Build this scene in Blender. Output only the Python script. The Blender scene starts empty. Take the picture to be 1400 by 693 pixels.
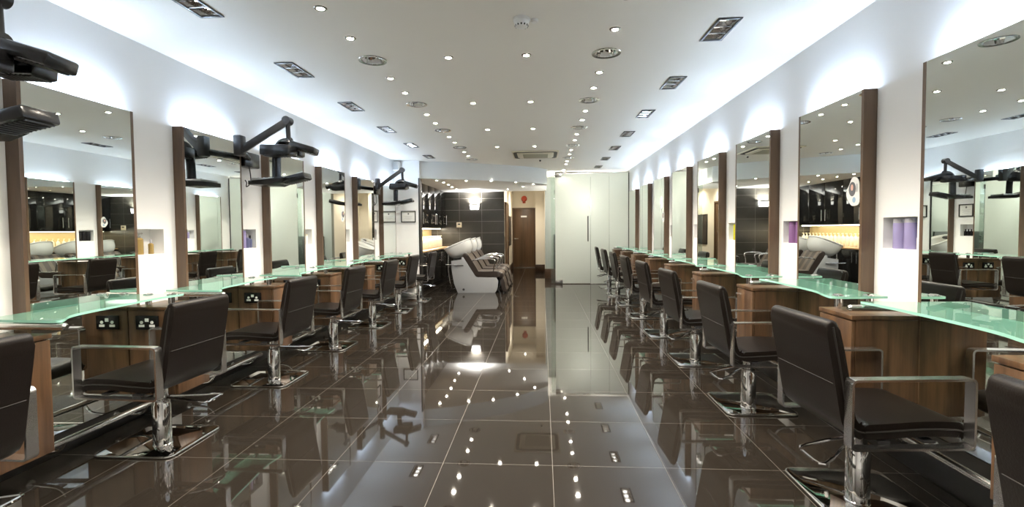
import bpy, bmesh, math, random
from mathutils import Vector, Matrix
random.seed(7)
PI = math.pi
R = math.radians
sc = bpy.context.scene
COL = sc.collection

# ------------------------------------------------------------------ room numbers (metres)
S = 1.04
XR, XL, H = 1.937*S, -2.765*S, 1.28+1.309*S          # right wall, left wall, ceiling height
HC = 1.28                                  # eye height
PITCH = 1.133*S                              # one styling station
RY0, LY0 = 1.785*S, 2.321*S                    # near edges of the first mirrors in view
MW, MD, MT = .705*S, .077*S, 1.28+.797*S
ZS = lambda z: HC+(z-HC)*S
#           # mirror width, depth, top

# ------------------------------------------------------------------ materials
def nodes(name):
    m = bpy.data.materials.new(name); m.use_nodes = True
    nt = m.node_tree; nt.nodes.clear()
    out = nt.nodes.new('ShaderNodeOutputMaterial')
    return m, nt, out
def pbr(name, col, rough=.5, metal=0., ior=1.5, spec=.5, coat=0., bump=0., bscale=40., var=0., emit=None, estr=0., sub=0.):
    m, nt, out = nodes(name)
    p = nt.nodes.new('ShaderNodeBsdfPrincipled')
    p.inputs['Base Color'].default_value = (*col, 1)
    p.inputs['Roughness'].default_value = rough
    p.inputs['Metallic'].default_value = metal
    p.inputs['IOR'].default_value = ior
    p.inputs['Specular IOR Level'].default_value = spec
    p.inputs['Coat Weight'].default_value = coat
    p.inputs['Coat Roughness'].default_value = .05
    if emit:
        p.inputs['Emission Color'].default_value = (*emit, 1)
        p.inputs['Emission Strength'].default_value = estr
    tc = nt.nodes.new('ShaderNodeTexCoord')
    nz = nt.nodes.new('ShaderNodeTexNoise'); nz.inputs['Scale'].default_value = bscale
    nz.inputs['Detail'].default_value = 4
    nt.links.new(tc.outputs['Object'], nz.inputs['Vector'])
    if bump:
        b = nt.nodes.new('ShaderNodeBump'); b.inputs['Strength'].default_value = bump
        b.inputs['Distance'].default_value = .002
        nt.links.new(nz.outputs['Fac'], b.inputs['Height']); nt.links.new(b.outputs['Normal'], p.inputs['Normal'])
    if var:
        mx = nt.nodes.new('ShaderNodeMix'); mx.data_type = 'RGBA'
        mx.inputs['A'].default_value = (*[c*(1-var) for c in col], 1)
        mx.inputs['B'].default_value = (*[min(1, c*(1+var)) for c in col], 1)
        nt.links.new(nz.outputs['Fac'], mx.inputs['Factor']); nt.links.new(mx.outputs['Result'], p.inputs['Base Color'])
    nt.links.new(p.outputs[0], out.inputs[0])
    return m
def wood(name, dark, light, scale=1., rough=.38, axis='Z'):
    m, nt, out = nodes(name)
    tc = nt.nodes.new('ShaderNodeTexCoord'); mp = nt.nodes.new('ShaderNodeMapping')
    s = {'Z': (14, 14, .9), 'Y': (14, .9, 14), 'X': (.9, 14, 14)}[axis]
    mp.inputs['Scale'].default_value = [k*scale for k in s]
    nz = nt.nodes.new('ShaderNodeTexNoise'); nz.inputs['Scale'].default_value = 1.; nz.inputs['Detail'].default_value = 6
    nz.inputs['Distortion'].default_value = .6
    n2 = nt.nodes.new('ShaderNodeTexNoise'); n2.inputs['Scale'].default_value = 7.; n2.inputs['Detail'].default_value = 3
    ad = nt.nodes.new('ShaderNodeMath'); ad.operation = 'MULTIPLY_ADD'; ad.inputs[1].default_value = .3
    cr = nt.nodes.new('ShaderNodeValToRGB')
    cr.color_ramp.elements[0].position = .38; cr.color_ramp.elements[0].color = (*dark, 1)
    cr.color_ramp.elements[1].position = .85; cr.color_ramp.elements[1].color = (*light, 1)
    p = nt.nodes.new('ShaderNodeBsdfPrincipled'); p.inputs['Roughness'].default_value = rough
    nt.links.new(tc.outputs['Object'], mp.inputs['Vector'])
    nt.links.new(mp.outputs[0], nz.inputs['Vector']); nt.links.new(mp.outputs[0], n2.inputs['Vector'])
    nt.links.new(n2.outputs['Fac'], ad.inputs[0]); nt.links.new(nz.outputs['Fac'], ad.inputs[2])
    nt.links.new(ad.outputs[0], cr.inputs['Fac']); nt.links.new(cr.outputs[0], p.inputs['Base Color'])
    nt.links.new(p.outputs[0], out.inputs[0])
    return m
def emis(name, col, s):
    m, nt, out = nodes(name)
    e = nt.nodes.new('ShaderNodeEmission'); e.inputs[0].default_value = (*col, 1); e.inputs[1].default_value = s
    nt.links.new(e.outputs[0], out.inputs[0]); return m
def tiles(name, axes, size, off, grout_w, col, grout, rough, ior, var=.12, grout_rough=.5):
    """square-set tile pattern on two world axes"""
    m, nt, out = nodes(name)
    N = nt.nodes.new; L = nt.links.new
    tc = N('ShaderNodeTexCoord'); sp = N('ShaderNodeSeparateXYZ'); L(tc.outputs['Object'], sp.inputs[0])
    masks, cells = [], []
    for a, s, o in zip(axes, size, off):
        d = N('ShaderNodeMath'); d.operation = 'MULTIPLY_ADD'; d.inputs[1].default_value = 1/s; d.inputs[2].default_value = 1000.5 - o/s
        L(sp.outputs[a], d.inputs[0])
        fr = N('ShaderNodeMath'); fr.operation = 'FRACT'; L(d.outputs[0], fr.inputs[0])
        sb = N('ShaderNodeMath'); sb.operation = 'SUBTRACT'; sb.inputs[1].default_value = .5; L(fr.outputs[0], sb.inputs[0])
        ab = N('ShaderNodeMath'); ab.operation = 'ABSOLUTE'; L(sb.outputs[0], ab.inputs[0])
        lt = N('ShaderNodeMath'); lt.operation = 'LESS_THAN'; lt.inputs[1].default_value = grout_w/2/s; L(ab.outputs[0], lt.inputs[0])
        masks.append(lt)
        fl = N('ShaderNodeMath'); fl.operation = 'ADD'; fl.inputs[1].default_value = .5; L(d.outputs[0], fl.inputs[0])
        f2 = N('ShaderNodeMath'); f2.operation = 'FLOOR'; L(fl.outputs[0], f2.inputs[0]); cells.append(f2)
    mxm = N('ShaderNodeMath'); mxm.operation = 'MAXIMUM'; L(masks[0].outputs[0], mxm.inputs[0]); L(masks[1].outputs[0], mxm.inputs[1])
    cb = N('ShaderNodeCombineXYZ'); L(cells[0].outputs[0], cb.inputs[0]); L(cells[1].outputs[0], cb.inputs[1])
    wn = N('ShaderNodeTexWhiteNoise'); L(cb.outputs[0], wn.inputs[0])
    nz = N('ShaderNodeTexNoise'); nz.inputs['Scale'].default_value = 9; nz.inputs['Detail'].default_value = 8; nz.inputs['Roughness'].default_value = .65
    L(tc.outputs['Object'], nz.inputs['Vector'])
    av = N('ShaderNodeMath'); av.operation = 'MULTIPLY_ADD'; av.inputs[1].default_value = .35; L(wn.outputs['Value'], av.inputs[0]); L(nz.outputs['Fac'], av.inputs[2])
    cr = N('ShaderNodeValToRGB'); cr.color_ramp.elements[0].position = .3; cr.color_ramp.elements[1].position = 1.0
    cr.color_ramp.elements[0].color = (*[c*(1-var) for c in col], 1); cr.color_ramp.elements[1].color = (*[c*(1+var) for c in col], 1)
    L(av.outputs[0], cr.inputs[0])
    mx = N('ShaderNodeMix'); mx.data_type = 'RGBA'; mx.inputs['B'].default_value = (*grout, 1)
    L(mxm.outputs[0], mx.inputs['Factor']); L(cr.outputs[0], mx.inputs['A'])
    mr = N('ShaderNodeMix'); mr.inputs['A'].default_value = rough; mr.inputs['B'].default_value = grout_rough; L(mxm.outputs[0], mr.inputs['Factor'])
    p = N('ShaderNodeBsdfPrincipled'); p.inputs['IOR'].default_value = ior
    L(mx.outputs['Result'], p.inputs['Base Color']); L(mr.outputs['Result'], p.inputs['Roughness'])
    L(p.outputs[0], out.inputs[0]); return m
def sheet_glass(name, tint, milk=0., milkcol=(.6, .9, .8), ior=1.5, gloss_rough=0.):
    m, nt, out = nodes(name); N = nt.nodes.new; L = nt.links.new
    t = N('ShaderNodeBsdfTransparent'); t.inputs[0].default_value = (*tint, 1)
    d = N('ShaderNodeBsdfDiffuse'); d.inputs[0].default_value = (*milkcol, 1)
    g = N('ShaderNodeBsdfGlossy'); g.inputs['Roughness'].default_value = gloss_rough; g.inputs[0].default_value = (1, 1, 1, 1)
    fr = N('ShaderNodeFresnel'); fr.inputs[0].default_value = ior
    a = N('ShaderNodeMixShader'); a.inputs[0].default_value = milk; L(t.outputs[0], a.inputs[1]); L(d.outputs[0], a.inputs[2])
    b = N('ShaderNodeMixShader'); L(fr.outputs[0], b.inputs[0]); L(a.outputs[0], b.inputs[1]); L(g.outputs[0], b.inputs[2])
    L(b.outputs[0], out.inputs[0]); return m
def frosted(name):
    m, nt, out = nodes(name); N = nt.nodes.new; L = nt.links.new
    t = N('ShaderNodeBsdfTranslucent'); t.inputs[0].default_value = (.90, .93, .90, 1)
    d = N('ShaderNodeBsdfDiffuse'); d.inputs[0].default_value = (.78, .82, .77, 1)
    g = N('ShaderNodeBsdfGlossy'); g.inputs['Roughness'].default_value = .02
    fr = N('ShaderNodeFresnel'); fr.inputs[0].default_value = 1.5
    a = N('ShaderNodeMixShader'); a.inputs[0].default_value = .05; L(t.outputs[0], a.inputs[1]); L(d.outputs[0], a.inputs[2])
    b = N('ShaderNodeMixShader'); L(fr.outputs[0], b.inputs[0]); L(a.outputs[0], b.inputs[1]); L(g.outputs[0], b.inputs[2])
    L(b.outputs[0], out.inputs[0]); return m

M = dict(
    wall=pbr('wall_paint', (.86, .86, .86), .6, bump=.05, bscale=120),
    ceil=pbr('ceiling_paint', (.80, .775, .72), .6, bump=.04, bscale=90),
    cream=pbr('cream_paint', (.80, .755, .66), .6, bump=.05, bscale=120),
    bulk=pbr('bulkhead_paint', (.76, .78, .78), .6),
    floor=tiles('polished_brown_tile', (0, 1), (.6, .6), (.0487, 2.564), .0028, (.0145, .0120, .0098), (.065, .057, .048), .03, 1.55),
    black_tile=tiles('black_wall_tile', (0, 2), (.6, .303), (-1.60, .3), .006, (.028, .026, .022), (.12, .11, .10), .22, 1.5),
    walnut=wood('walnut_veneer', (.020, .0095, .0042), (.120, .064, .030)),
    dkwood=wood('dark_walnut_frame', (.062, .036, .020), (.135, .082, .047)),
    doorwood=wood('brown_door_veneer', (.045, .024, .010), (.11, .060, .028), .8),
    oak=wood('warm_counter_top', (.30, .17, .07), (.46, .29, .14), 1., .4, 'Y'),
    basebd=pbr('brown_skirting', (.045, .022, .010), .35),
    plinth=pbr('black_plinth', (.012, .011, .010), .3),
    mirror=pbr('mirror_silver', (.84, .88, .85), .0, 1.),
    chrome=pbr('chrome', (.78, .78, .79), .06, 1.),
    satin=pbr('satin_steel', (.62, .61, .59), .22, 1.),
    brushed=pbr('brushed_armrest_steel', (.66, .65, .645), .25, 1.),
    plate=pbr('polished_base_plate', (.52, .51, .50), .03, 1.),
    leather=pbr('brown_leather', (.0068, .0048, .0038), .36, bump=.22, bscale=160, var=.12, spec=.22),
    piping=pbr('dark_piping', (.012, .010, .009), .5),
    blackp=pbr('black_plastic', (.005, .005, .0055), .25),
    blackm=pbr('matt_black_plastic', (.010, .010, .011), .5),
    greyp=pbr('dark_grey_plastic', (.022, .022, .024), .3),
    silverp=pbr('silver_plastic', (.45, .46, .47), .3, .6),
    glass=sheet_glass('shelf_glass', (.84, .95, .90), .07, (.68, .89, .82)),
    glassedge=pbr('green_glass_edge', (.30, .62, .50), .15, ior=1.5),
    clear=sheet_glass('clear_glass', (.90, .95, .92), .02, (.7, .85, .8)),
    frost=frosted('frosted_glass'),
    strip=emis('cool_led_strip', (.60, .77, 1.), 66.),
    lens=emis('downlight_lens', (1., .93, .80), 90.),
    lens_soft=emis('reflector_lamp', (1., .95, .86), 16.),
    warmstrip=emis('warm_under_cabinet_strip', (1., .90, .70), 30.),
    sconce=emis('lit_sconce_glass', (1., .96, .88), 2.6),
    white=pbr('white_plastic', (.78, .78, .76), .35),
    offwhite=pbr('cream_plastic', (.70, .64, .50), .4),
    slot=pbr('dark_slot', (.03, .028, .02), .6),
    ceramic=pbr('white_ceramic', (.50, .51, .51), .08, coat=.5),
    shell=pbr('pale_grey_gloss_shell', (.22, .228, .24), .22, coat=.15),
    gloss=pbr('black_gloss_door', (.008, .008, .008), .05, ior=1.55),
    red=pbr('red_plastic', (.50, .07, .03), .35),
    paper=pbr('paper', (.78, .78, .75), .7),
    ink=pbr('grey_ink', (.12, .12, .13), .7),
    frame=pbr('black_picture_frame', (.015, .014, .013), .35),
    lilac=pbr('lilac_bottle', (.31, .27, .48), .25),
    purple=pbr('purple_bottle', (.23, .11, .26), .25),
    blue=pbr('blue_bottle', (.16, .24, .52), .25),
    navy=pbr('slate_blue_bottle', (.13, .14, .26), .3),
    lime=pbr('lime_bottle', (.50, .50, .02), .25),
    amber=pbr('amber_bottle', (.33, .23, .085), .12),
    pink=pbr('pink_bottle', (.60, .10, .16), .3),
    creamb=pbr('cream_bottle', (.84, .77, .60), .3),
    capgrey=pbr('frosted_cap', (.45, .45, .50), .3),
    dkbottle=pbr('black_bottle', (.015, .014, .016), .2),
    grille=pbr('beige_grille', (.40, .37, .28), .6),
    skin=pbr('sticker_peach', (.70, .42, .33), .5),
    stickblue=pbr('sticker_blue', (.30, .45, .62), .5),
)
# leather with paler stripes for the wash seats
def striped():
    m, nt, out = nodes('striped_brown_leather'); N = nt.nodes.new; L = nt.links.new
    tc = N('ShaderNodeTexCoord'); sp = N('ShaderNodeSeparateXYZ'); L(tc.outputs['Object'], sp.inputs[0])
    d = N('ShaderNodeMath'); d.operation = 'MULTIPLY'; d.inputs[1].default_value = 1/.20; L(sp.outputs['Y'], d.inputs[0])
    ad = N('ShaderNodeMath'); ad.operation = 'ADD'; ad.inputs[1].default_value = 100.25; L(d.outputs[0], ad.inputs[0])
    fr = N('ShaderNodeMath'); fr.operation = 'FRACT'; L(ad.outputs[0], fr.inputs[0])
    lt = N('ShaderNodeMath'); lt.operation = 'LESS_THAN'; lt.inputs[1].default_value = .42; L(fr.outputs[0], lt.inputs[0])
    mx = N('ShaderNodeMix'); mx.data_type = 'RGBA'; mx.inputs['A'].default_value = (.016, .011, .009, 1); mx.inputs['B'].default_value = (.075, .056, .045, 1)
    L(lt.outputs[0], mx.inputs['Factor'])
    p = N('ShaderNodeBsdfPrincipled'); p.inputs['Roughness'].default_value = .4; L(mx.outputs['Result'], p.inputs['Base Color']); L(p.outputs[0], out.inputs[0])
    return m
M['stripes'] = striped()

# ------------------------------------------------------------------ mesh helpers
class MB:
    def __init__(s): s.bm = bmesh.new()
    def box(s, a, b, bev=0., seg=2):
        c = [(a[i]+b[i])/2 for i in range(3)]; d = [abs(b[i]-a[i]) for i in range(3)]
        r = bmesh.ops.create_cube(s.bm, size=1., matrix=Matrix.Translation(c) @ Matrix.Diagonal((*d, 1)))
        if bev:
            es = list({e for v in r['verts'] for e in v.link_edges})
            bmesh.ops.bevel(s.bm, geom=es, offset=min(bev, min(d)*.49), segments=seg, profile=.5, affect='EDGES')
        return s
    def obox(s, p, q, w, h, bev=0., up=(0, 0, 1)):
        """bar of section w x h from p to q"""
        p, q = Vector(p), Vector(q); d = q-p; L = d.length; z = d.normalized(); u = Vector(up)
        x = u.cross(z)
        if x.length < 1e-4: x = Vector((1, 0, 0)).cross(z)
        x.normalize(); y = z.cross(x)
        mt = Matrix((x, y, z)).transposed().to_4x4(); mt.translation = (p+q)/2
        r = bmesh.ops.create_cube(s.bm, size=1., matrix=mt @ Matrix.Diagonal((w, h, L, 1)))
        if bev:
            es = list({e for v in r['verts'] for e in v.link_edges})
            bmesh.ops.bevel(s.bm, geom=es, offset=bev, segments=2, profile=.5, affect='EDGES')
        return s
    def cyl(s, p, q, r, r2=None, n=20):
        p, q = Vector(p), Vector(q); d = q-p
        mt = Vector((0, 0, 1)).rotation_difference(d.normalized()).to_matrix().to_4x4(); mt.translation = (p+q)/2
        bmesh.ops.create_cone(s.bm, cap_ends=True, segments=n, radius1=r, radius2=r if r2 is None else r2, depth=d.length, matrix=mt)
        return s
    def ball(s, c, r, sx=1, sy=1, sz=1, n=16):
        bmesh.ops.create_uvsphere(s.bm, u_segments=n, v_segments=n//2+2, radius=r, matrix=Matrix.Translation(c) @ Matrix.Diagonal((sx, sy, sz, 1)))
        return s
    def tube(s, pts, r, n=10, closed=False):
        pts = [Vector(p) for p in pts]; K = len(pts); rings = []; prev = None
        for i in range(K):
            if closed: t = (pts[(i+1) % K]-pts[i-1]).normalized()
            else: t = (pts[min(i+1, K-1)]-pts[max(i-1, 0)]).normalized()
            if prev is None:
                a = Vector((0, 0, 1)) if abs(t.z) < .9 else Vector((1, 0, 0)); nx = a.cross(t).normalized()
            else:
                nx = (prev-t*prev.dot(t)).normalized()
            prev = nx; ny = t.cross(nx)
            rr = r[i] if isinstance(r, (list, tuple)) else r
            rings.append([s.bm.verts.new(pts[i]+(nx*math.cos(2*PI*j/n)+ny*math.sin(2*PI*j/n))*rr) for j in range(n)])
        for i in range(K if closed else K-1):
            A, B = rings[i], rings[(i+1) % K]
            for j in range(n): s.bm.faces.new((A[j], A[(j+1) % n], B[(j+1) % n], B[j]))
        if not closed: s.bm.faces.new(rings[0][::-1]); s.bm.faces.new(rings[-1])
        return s
    def lathe(s, prof, c=(0, 0, 0), n=24, cap=True):
        rings = []
        for r, z in prof:
            rings.append([s.bm.verts.new((c[0]+r*math.cos(2*PI*j/n), c[1]+r*math.sin(2*PI*j/n), c[2]+z)) for j in range(n)])
        for A, B in zip(rings, rings[1:]):
            for j in range(n): s.bm.faces.new((A[j], A[(j+1) % n], B[(j+1) % n], B[j]))
        if cap: s.bm.faces.new(rings[0][::-1]); s.bm.faces.new(rings[-1])
        return s
    def prism(s, poly, axis, a, b, bev=0., seg=2):
        """polygon in the plane across axis, extruded a..b. axis y: (x,z); z: (x,y); x: (y,z)"""
        def P(u, v, w):
            return {'y': (u, w, v), 'z': (u, v, w), 'x': (w, u, v)}[axis]
        A = [s.bm.verts.new(P(u, v, a)) for u, v in poly]; B = [s.bm.verts.new(P(u, v, b)) for u, v in poly]
        n = len(poly); fs = []
        f0 = s.bm.faces.new(A[::-1]); f1 = s.bm.faces.new(B)
        for i in range(n): fs.append(s.bm.faces.new((A[i], A[(i+1) % n], B[(i+1) % n], B[i])))
        if bev:
            es = list(f0.edges)+list(f1.edges)
            bmesh.ops.bevel(s.bm, geom=es, offset=bev, segments=seg, profile=.5, affect='EDGES')
        return s
    def xf(s, mat):
        bmesh.ops.transform(s.bm, matrix=mat, verts=s.bm.verts[:]); return s
    def build(s, name, mat, parent=None, loc=None, ang=35, edgemat=None):
        bmesh.ops.recalc_face_normals(s.bm, faces=s.bm.faces[:])
        me = bpy.data.meshes.new(name); s.bm.to_mesh(me); s.bm.free()
        me.materials.append(mat)
        for p in me.polygons: p.use_smooth = True
        me.set_sharp_from_angle(angle=R(ang))
        if edgemat:
            me.materials.append(edgemat)
            for p in me.polygons:
                if abs(p.normal.z) < .5: p.material_index = 1
        o = bpy.data.objects.new(name, me); COL.objects.link(o)
        if parent: o.parent = parent
        if loc is not None: o.location = loc
        return o
def tag(o, label=None, cat=None, group=None, kind=None):
    if label: o['label'] = label
    if cat: o['category'] = cat
    if group: o['group'] = group
    if kind: o['kind'] = kind
    return o
def thing(name, label, cat, loc=(0, 0, 0), rz=0., group=None):
    o = bpy.data.objects.new(name, None); o.empty_display_size = .1; COL.objects.link(o)
    o.location = loc; o.rotation_euler = (0, 0, rz)
    return tag(o, label, cat, group)
def struct(mb, name, mat, **k):
    return tag(mb.build(name, mat, **k), kind='structure')
def dup(root, loc, rz=None, label=None, group=None):
    r = root.copy(); COL.objects.link(r); r.location = loc
    if rz is not None: r.rotation_euler = (0, 0, rz)
    if label: r['label'] = label
    if group: r['group'] = group
    for ch in list(root.children):
        c = ch.copy(); COL.objects.link(c); c.parent = r
        for g in list(ch.children):
            d = g.copy(); COL.objects.link(d); d.parent = c
    return r
def ribbon(path, t):
    """closed outline of a strip following path with half thickness t (number or list), rounded ends"""
    P = [Vector((a, b)) for a, b in path]; n = len(P); L, Rr = [], []
    for i in range(n):
        d = (P[min(i+1, n-1)]-P[max(i-1, 0)]).normalized(); nn = Vector((-d.y, d.x))
        h = t[i] if isinstance(t, (list, tuple)) else t
        L.append(P[i]+nn*h); Rr.append(P[i]-nn*h)
    def capend(c, a, h):
        a0 = math.atan2(a.y, a.x)
        return [c+Vector((math.cos(a0-PI*k/6), math.sin(a0-PI*k/6)))*h for k in range(1, 6)]
    h0 = t[0] if isinstance(t, (list, tuple)) else t; h1 = t[-1] if isinstance(t, (list, tuple)) else t
    out = L+capend(P[-1], L[-1]-P[-1], h1)+Rr[::-1]+capend(P[0], Rr[0]-P[0], h0)
    return [(v.x, v.y) for v in out]
def smooth(pts, k=6):
    """Catmull-Rom through points"""
    P = [Vector(p) for p in pts]; out = []
    for i in range(len(P)-1):
        a = P[max(i-1, 0)]; b = P[i]; c = P[i+1]; d = P[min(i+2, len(P)-1)]
        for j in range(k):
            t = j/k
            out.append(.5*((2*b)+(c-a)*t+(2*a-5*b+4*c-d)*t*t+(3*b-a-3*c+d)*t**3))
    out.append(P[-1]); return [tuple(v) for v in out]
def rrect(x0, x1, y0, y1, r, n=5):
    o = []
    for cx, cy, a0 in ((x1-r, y1-r, 0), (x0+r, y1-r, 90), (x0+r, y0+r, 180), (x1-r, y0+r, 270)):
        for k in range(n+1):
            a = R(a0+90*k/n); o.append((cx+r*math.cos(a), cy+r*math.sin(a)))
    return o
ORD = ['first', 'second', 'third', 'fourth', 'fifth', 'sixth', 'seventh', 'eighth', 'ninth', 'tenth', 'eleventh', 'twelfth', 'thirteenth',
       'fourteenth', 'fifteenth', 'sixteenth', 'seventeenth', 'eighteenth', 'nineteenth', 'twentieth', 'twenty-first', 'twenty-second', 'twenty-third', 'twenty-fourth']

def sheet_with_holes(mb, axis, pos, thick, u0, u1, v0, v1, holes):
    """slab with rectangular openings. axis 'z': u=x v=y; axis 'x': u=y v=z. pos = visible face, thick signed."""
    us = sorted({u0, u1} | {h[0] for h in holes} | {h[1] for h in holes}); vs = sorted({v0, v1} | {h[2] for h in holes} | {h[3] for h in holes})
    bm = mb.bm; cache = {}
    def V(u, v, w):
        k = (round(u, 5), round(v, 5), round(w, 5))
        if k not in cache: cache[k] = bm.verts.new((u, v, w) if axis == 'z' else (w, u, v))
        return cache[k]
    def solid(a, b, c, d):
        m, n = (a+b)/2, (c+d)/2
        return not any(h[0] < m < h[1] and h[2] < n < h[3] for h in holes)
    for i in range(len(us)-1):
        for j in range(len(vs)-1):
            a, b, c, d = us[i], us[i+1], vs[j], vs[j+1]
            if solid(a, b, c, d): bm.faces.new([V(a, c, pos), V(b, c, pos), V(b, d, pos), V(a, d, pos)])
    p2 = pos+thick
    bm.faces.new([bm.verts.new(q if axis == 'z' else (q[2], q[0], q[1])) for q in ((u0, v0, p2), (u1, v0, p2), (u1, v1, p2), (u0, v1, p2))])
    for h in holes:
        depth = pos+math.copysign(h[4], thick) if len(h) > 4 else p2
        a, b, c, d = h[:4]
        for (q, r) in (((a, c), (b, c)), ((b, c), (b, d)), ((b, d), (a, d)), ((a, d), (a, c))):
            bm.faces.new([V(*q, pos), V(*r, pos), V(*r, depth), V(*q, depth)])
        bm.faces.new([V(a, c, depth), V(b, c, depth), V(b, d, depth), V(a, d, depth)])
    return mb
# ------------------------------------------------------------------ fixtures layout
small, rounds, rect = [], [], []
for X in (-1.29, .485):
    for k in range(-2, 5):
        yc = 3.655+1.3*k
        rounds.append((X, yc)); small += [(X, yc-.43), (X, yc+.43)]
small.remove(small[[i for i, p in enumerate(small) if p[0] < 0 and p[1] > 9][0]]); small += [(.485, 9.70), (.485, 10.63)]
for X in (-.70, -.11):
    for k in range(-2, 4): small.append((X, 3.64+1.31*k))
for k in range(-1, 6): rect.append((-1.99, 2.66+1.155*k))
for k in range(-1, 8): rect.append((1.18, 2.14+1.150*k))
small = [p for p in small if p[1] > .4]; rounds = [p for p in rounds if p[1] > .4]
small = [(x*S, y*S) for x, y in small]; rounds = [(x*S, y*S) for x, y in rounds]; rect = [(x*S, y*S) for x, y in rect]

# ------------------------------------------------------------------ setting
Y0, Y1 = -1.6, 16.6
YR, YT, XE, ZA = 9.22, 12.7, -2.375, 2.30      # return wall, tiled wall, end of return wall, lowered ceiling
struct(MB().box((-3.4, Y0, -.1), (2.3, Y1, 0)), 'floor', M['floor'])
holes = [(x-.075, x+.075, y-.075, y+.075, .09) for x, y in rounds] + [(x-.065, x+.065, y-.175, y+.175, .09) for x, y in rect]
struct(sheet_with_holes(MB(), 'z', H, .14, -3.4, 2.3, Y0, Y1, holes), 'ceiling', M['ceil'], ang=20)
def piers(y0, n, k0): return [(y0+PITCH*k+MW, y0+PITCH*(k+1)) for k in range(k0, k0+n)]
LN, RN = {}, {}
nh = []
for k in range(-1, 6):                       # niches in the piers of the left wall
    f = LY0+PITCH*k+MW
    if k == 5: continue
    a = f+.088; LN[k] = (a, a+.24); nh.append((a, a+.24, ZS(1.128), ZS(1.306), .11))
struct(sheet_with_holes(MB(), 'x', XL, -.16, Y0, YR, 0, H, nh), 'wall_left', M['wall'], ang=20)
nh = []
for k in range(-1, 7):
    f = RY0+PITCH*k+MW
    a = f+.12; RN[k] = (a, a+.26); nh.append((a, a+.26, ZS(1.158), ZS(1.332), .11))
struct(sheet_with_holes(MB(), 'x', XR, .16, Y0, 11.3, 0, H, nh), 'wall_right', M['wall'], ang=20)
struct(MB().box((XR, 11.3, 0), (XR+.16, 12.8, H)), 'wall_right_end', pbr('shade_darkened_end', (.30, .32, .30), .6))  # wall colour darkened here to cut bounced light behind the glass
struct(MB().box((-3.4, Y0-.15, 0), (2.3, Y0, H)), 'wall_front', M['wall'])
# return wall at the end of the left row, and the wash area behind it
struct(MB().box((-3.4, YR, 0), (XE, YR+.16, H)), 'wall_return', M['wall'])
struct(MB().box((XE-.022, YR-.008, 0), (XE+.004, YR+.168, ZA)), 'trim_1', M['frame'])
struct(MB().box((-3.12, YR+.16, 0), (-2.96, YT, H)), 'wall_alcove', pbr('splashback', (.30, .22, .10), .35))
struct(MB().box((-3.3, YT, 0), (-1.005, YT+.12, H)), 'wall_back', M['black_tile'])
cv = [(p[0], p[1]) for p in smooth([(XE, 9.33, 0), (-1.92, 9.47, 0), (-1.49, 9.67, 0), (-.655, 10.15, 0), (-.23, 10.48, 0), (.115, 10.88, 0)], 6)]
struct(MB().prism([(-3.0, 9.33)]+cv+[(.115, YT), (-3.0, YT)], 'z', ZA, H, 0), 'trim_2', M['bulk'], edgemat=M['bulk'])
# corridor to the brown door
struct(MB().box((-1.15, YT+.12, 0), (-1.005, 16.45, H)), 'wall_corridor_left', M['cream'])
struct(MB().box((-1.14, 16.3, 0), (.3, 16.45, H)), 'wall_corridor_end', M['cream'])
struct(MB().box((-.2, 14.63, 0), (.4, 16.3, H)), 'wall_corridor_right', M['cream'])
struct(MB().box((.08, 12.62, 0), (2.1, 12.77, H)), 'wall_room_back', pbr('shade_darkened_room', (.20, .22, .20), .6))  # shade put into the wall colour so the frosted glass darkens downwards
struct(MB().box((.30, 12.585, .25), (1.98, 12.62, 1.15), .004), 'trim_3', pbr('added_dark_panel', (.02, .026, .022), .5))  # added unseen dark panel, meant to dim the lower frosted glass
struct(MB().box((.08, 12.77, 0), (.2, 14.63, H)), 'wall_corridor_side', M['cream'])
struct(MB().box((-.215, 14.612, 0), (.08, 14.63, .215), .004), 'baseboard_1', M['basebd'])
struct(MB().box((.065, 12.602, 0), (1.93, 12.62, .25), .004), 'baseboard_2', M['basebd'])
struct(MB().box((-1.005, 13.5, 0), (-.99, 16.3, .18), .003), 'baseboard_3', M['basebd'])
struct(MB().box((XL, Y0, 0), (XL+MD-.004, YR, ZS(.165)), .003), 'baseboard_left', M['plinth'])
struct(MB().box((XR-MD+.004, Y0, 0), (XR, 11.1, ZS(.28)), .003), 'baseboard_right', M['plinth'])
struct(MB().box((XL+MD, YR-.015, 0), (XE-.025, YR, .12), .003), 'baseboard_return', M['wall'])
# door at the corridor's end
d = tag(bpy.data.objects.new('door_1', None), kind='structure'); COL.objects.link(d); d.location = (-.60, 16.3, 0)
MB().box((-.375, -.045, .012), (.375, -.006, 1.985), .003).build('door_leaf', M['doorwood'], d)
fr = MB(); fr.box((-.41, -.055, 0), (-.378, -.002, 2.02)); fr.box((.378, -.055, 0), (.41, -.002, 2.02)); fr.box((-.41, -.055, 1.988), (.41, -.002, 2.02))
fr.build('door_frame', M['dkwood'], d)
h = MB(); h.cyl((-.315, -.045, .98), (-.315, -.095, .98), .011); h.tube([(-.315, -.095, .98), (-.26, -.1, .98), (-.20, -.1, .98)], .009); h.cyl((-.315, -.045, .98), (-.315, -.052, .98), .026)
h.build('door_handle', M['satin'], d)
MB().box((-.115, -.050, 1.70), (.085, -.0455, 1.755), .002).build('door_sign', M['white'], d)
MB().box((-.39, -.20, .001), (.39, -.06, .008)).build('threshold', M['satin'], d)
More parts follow.
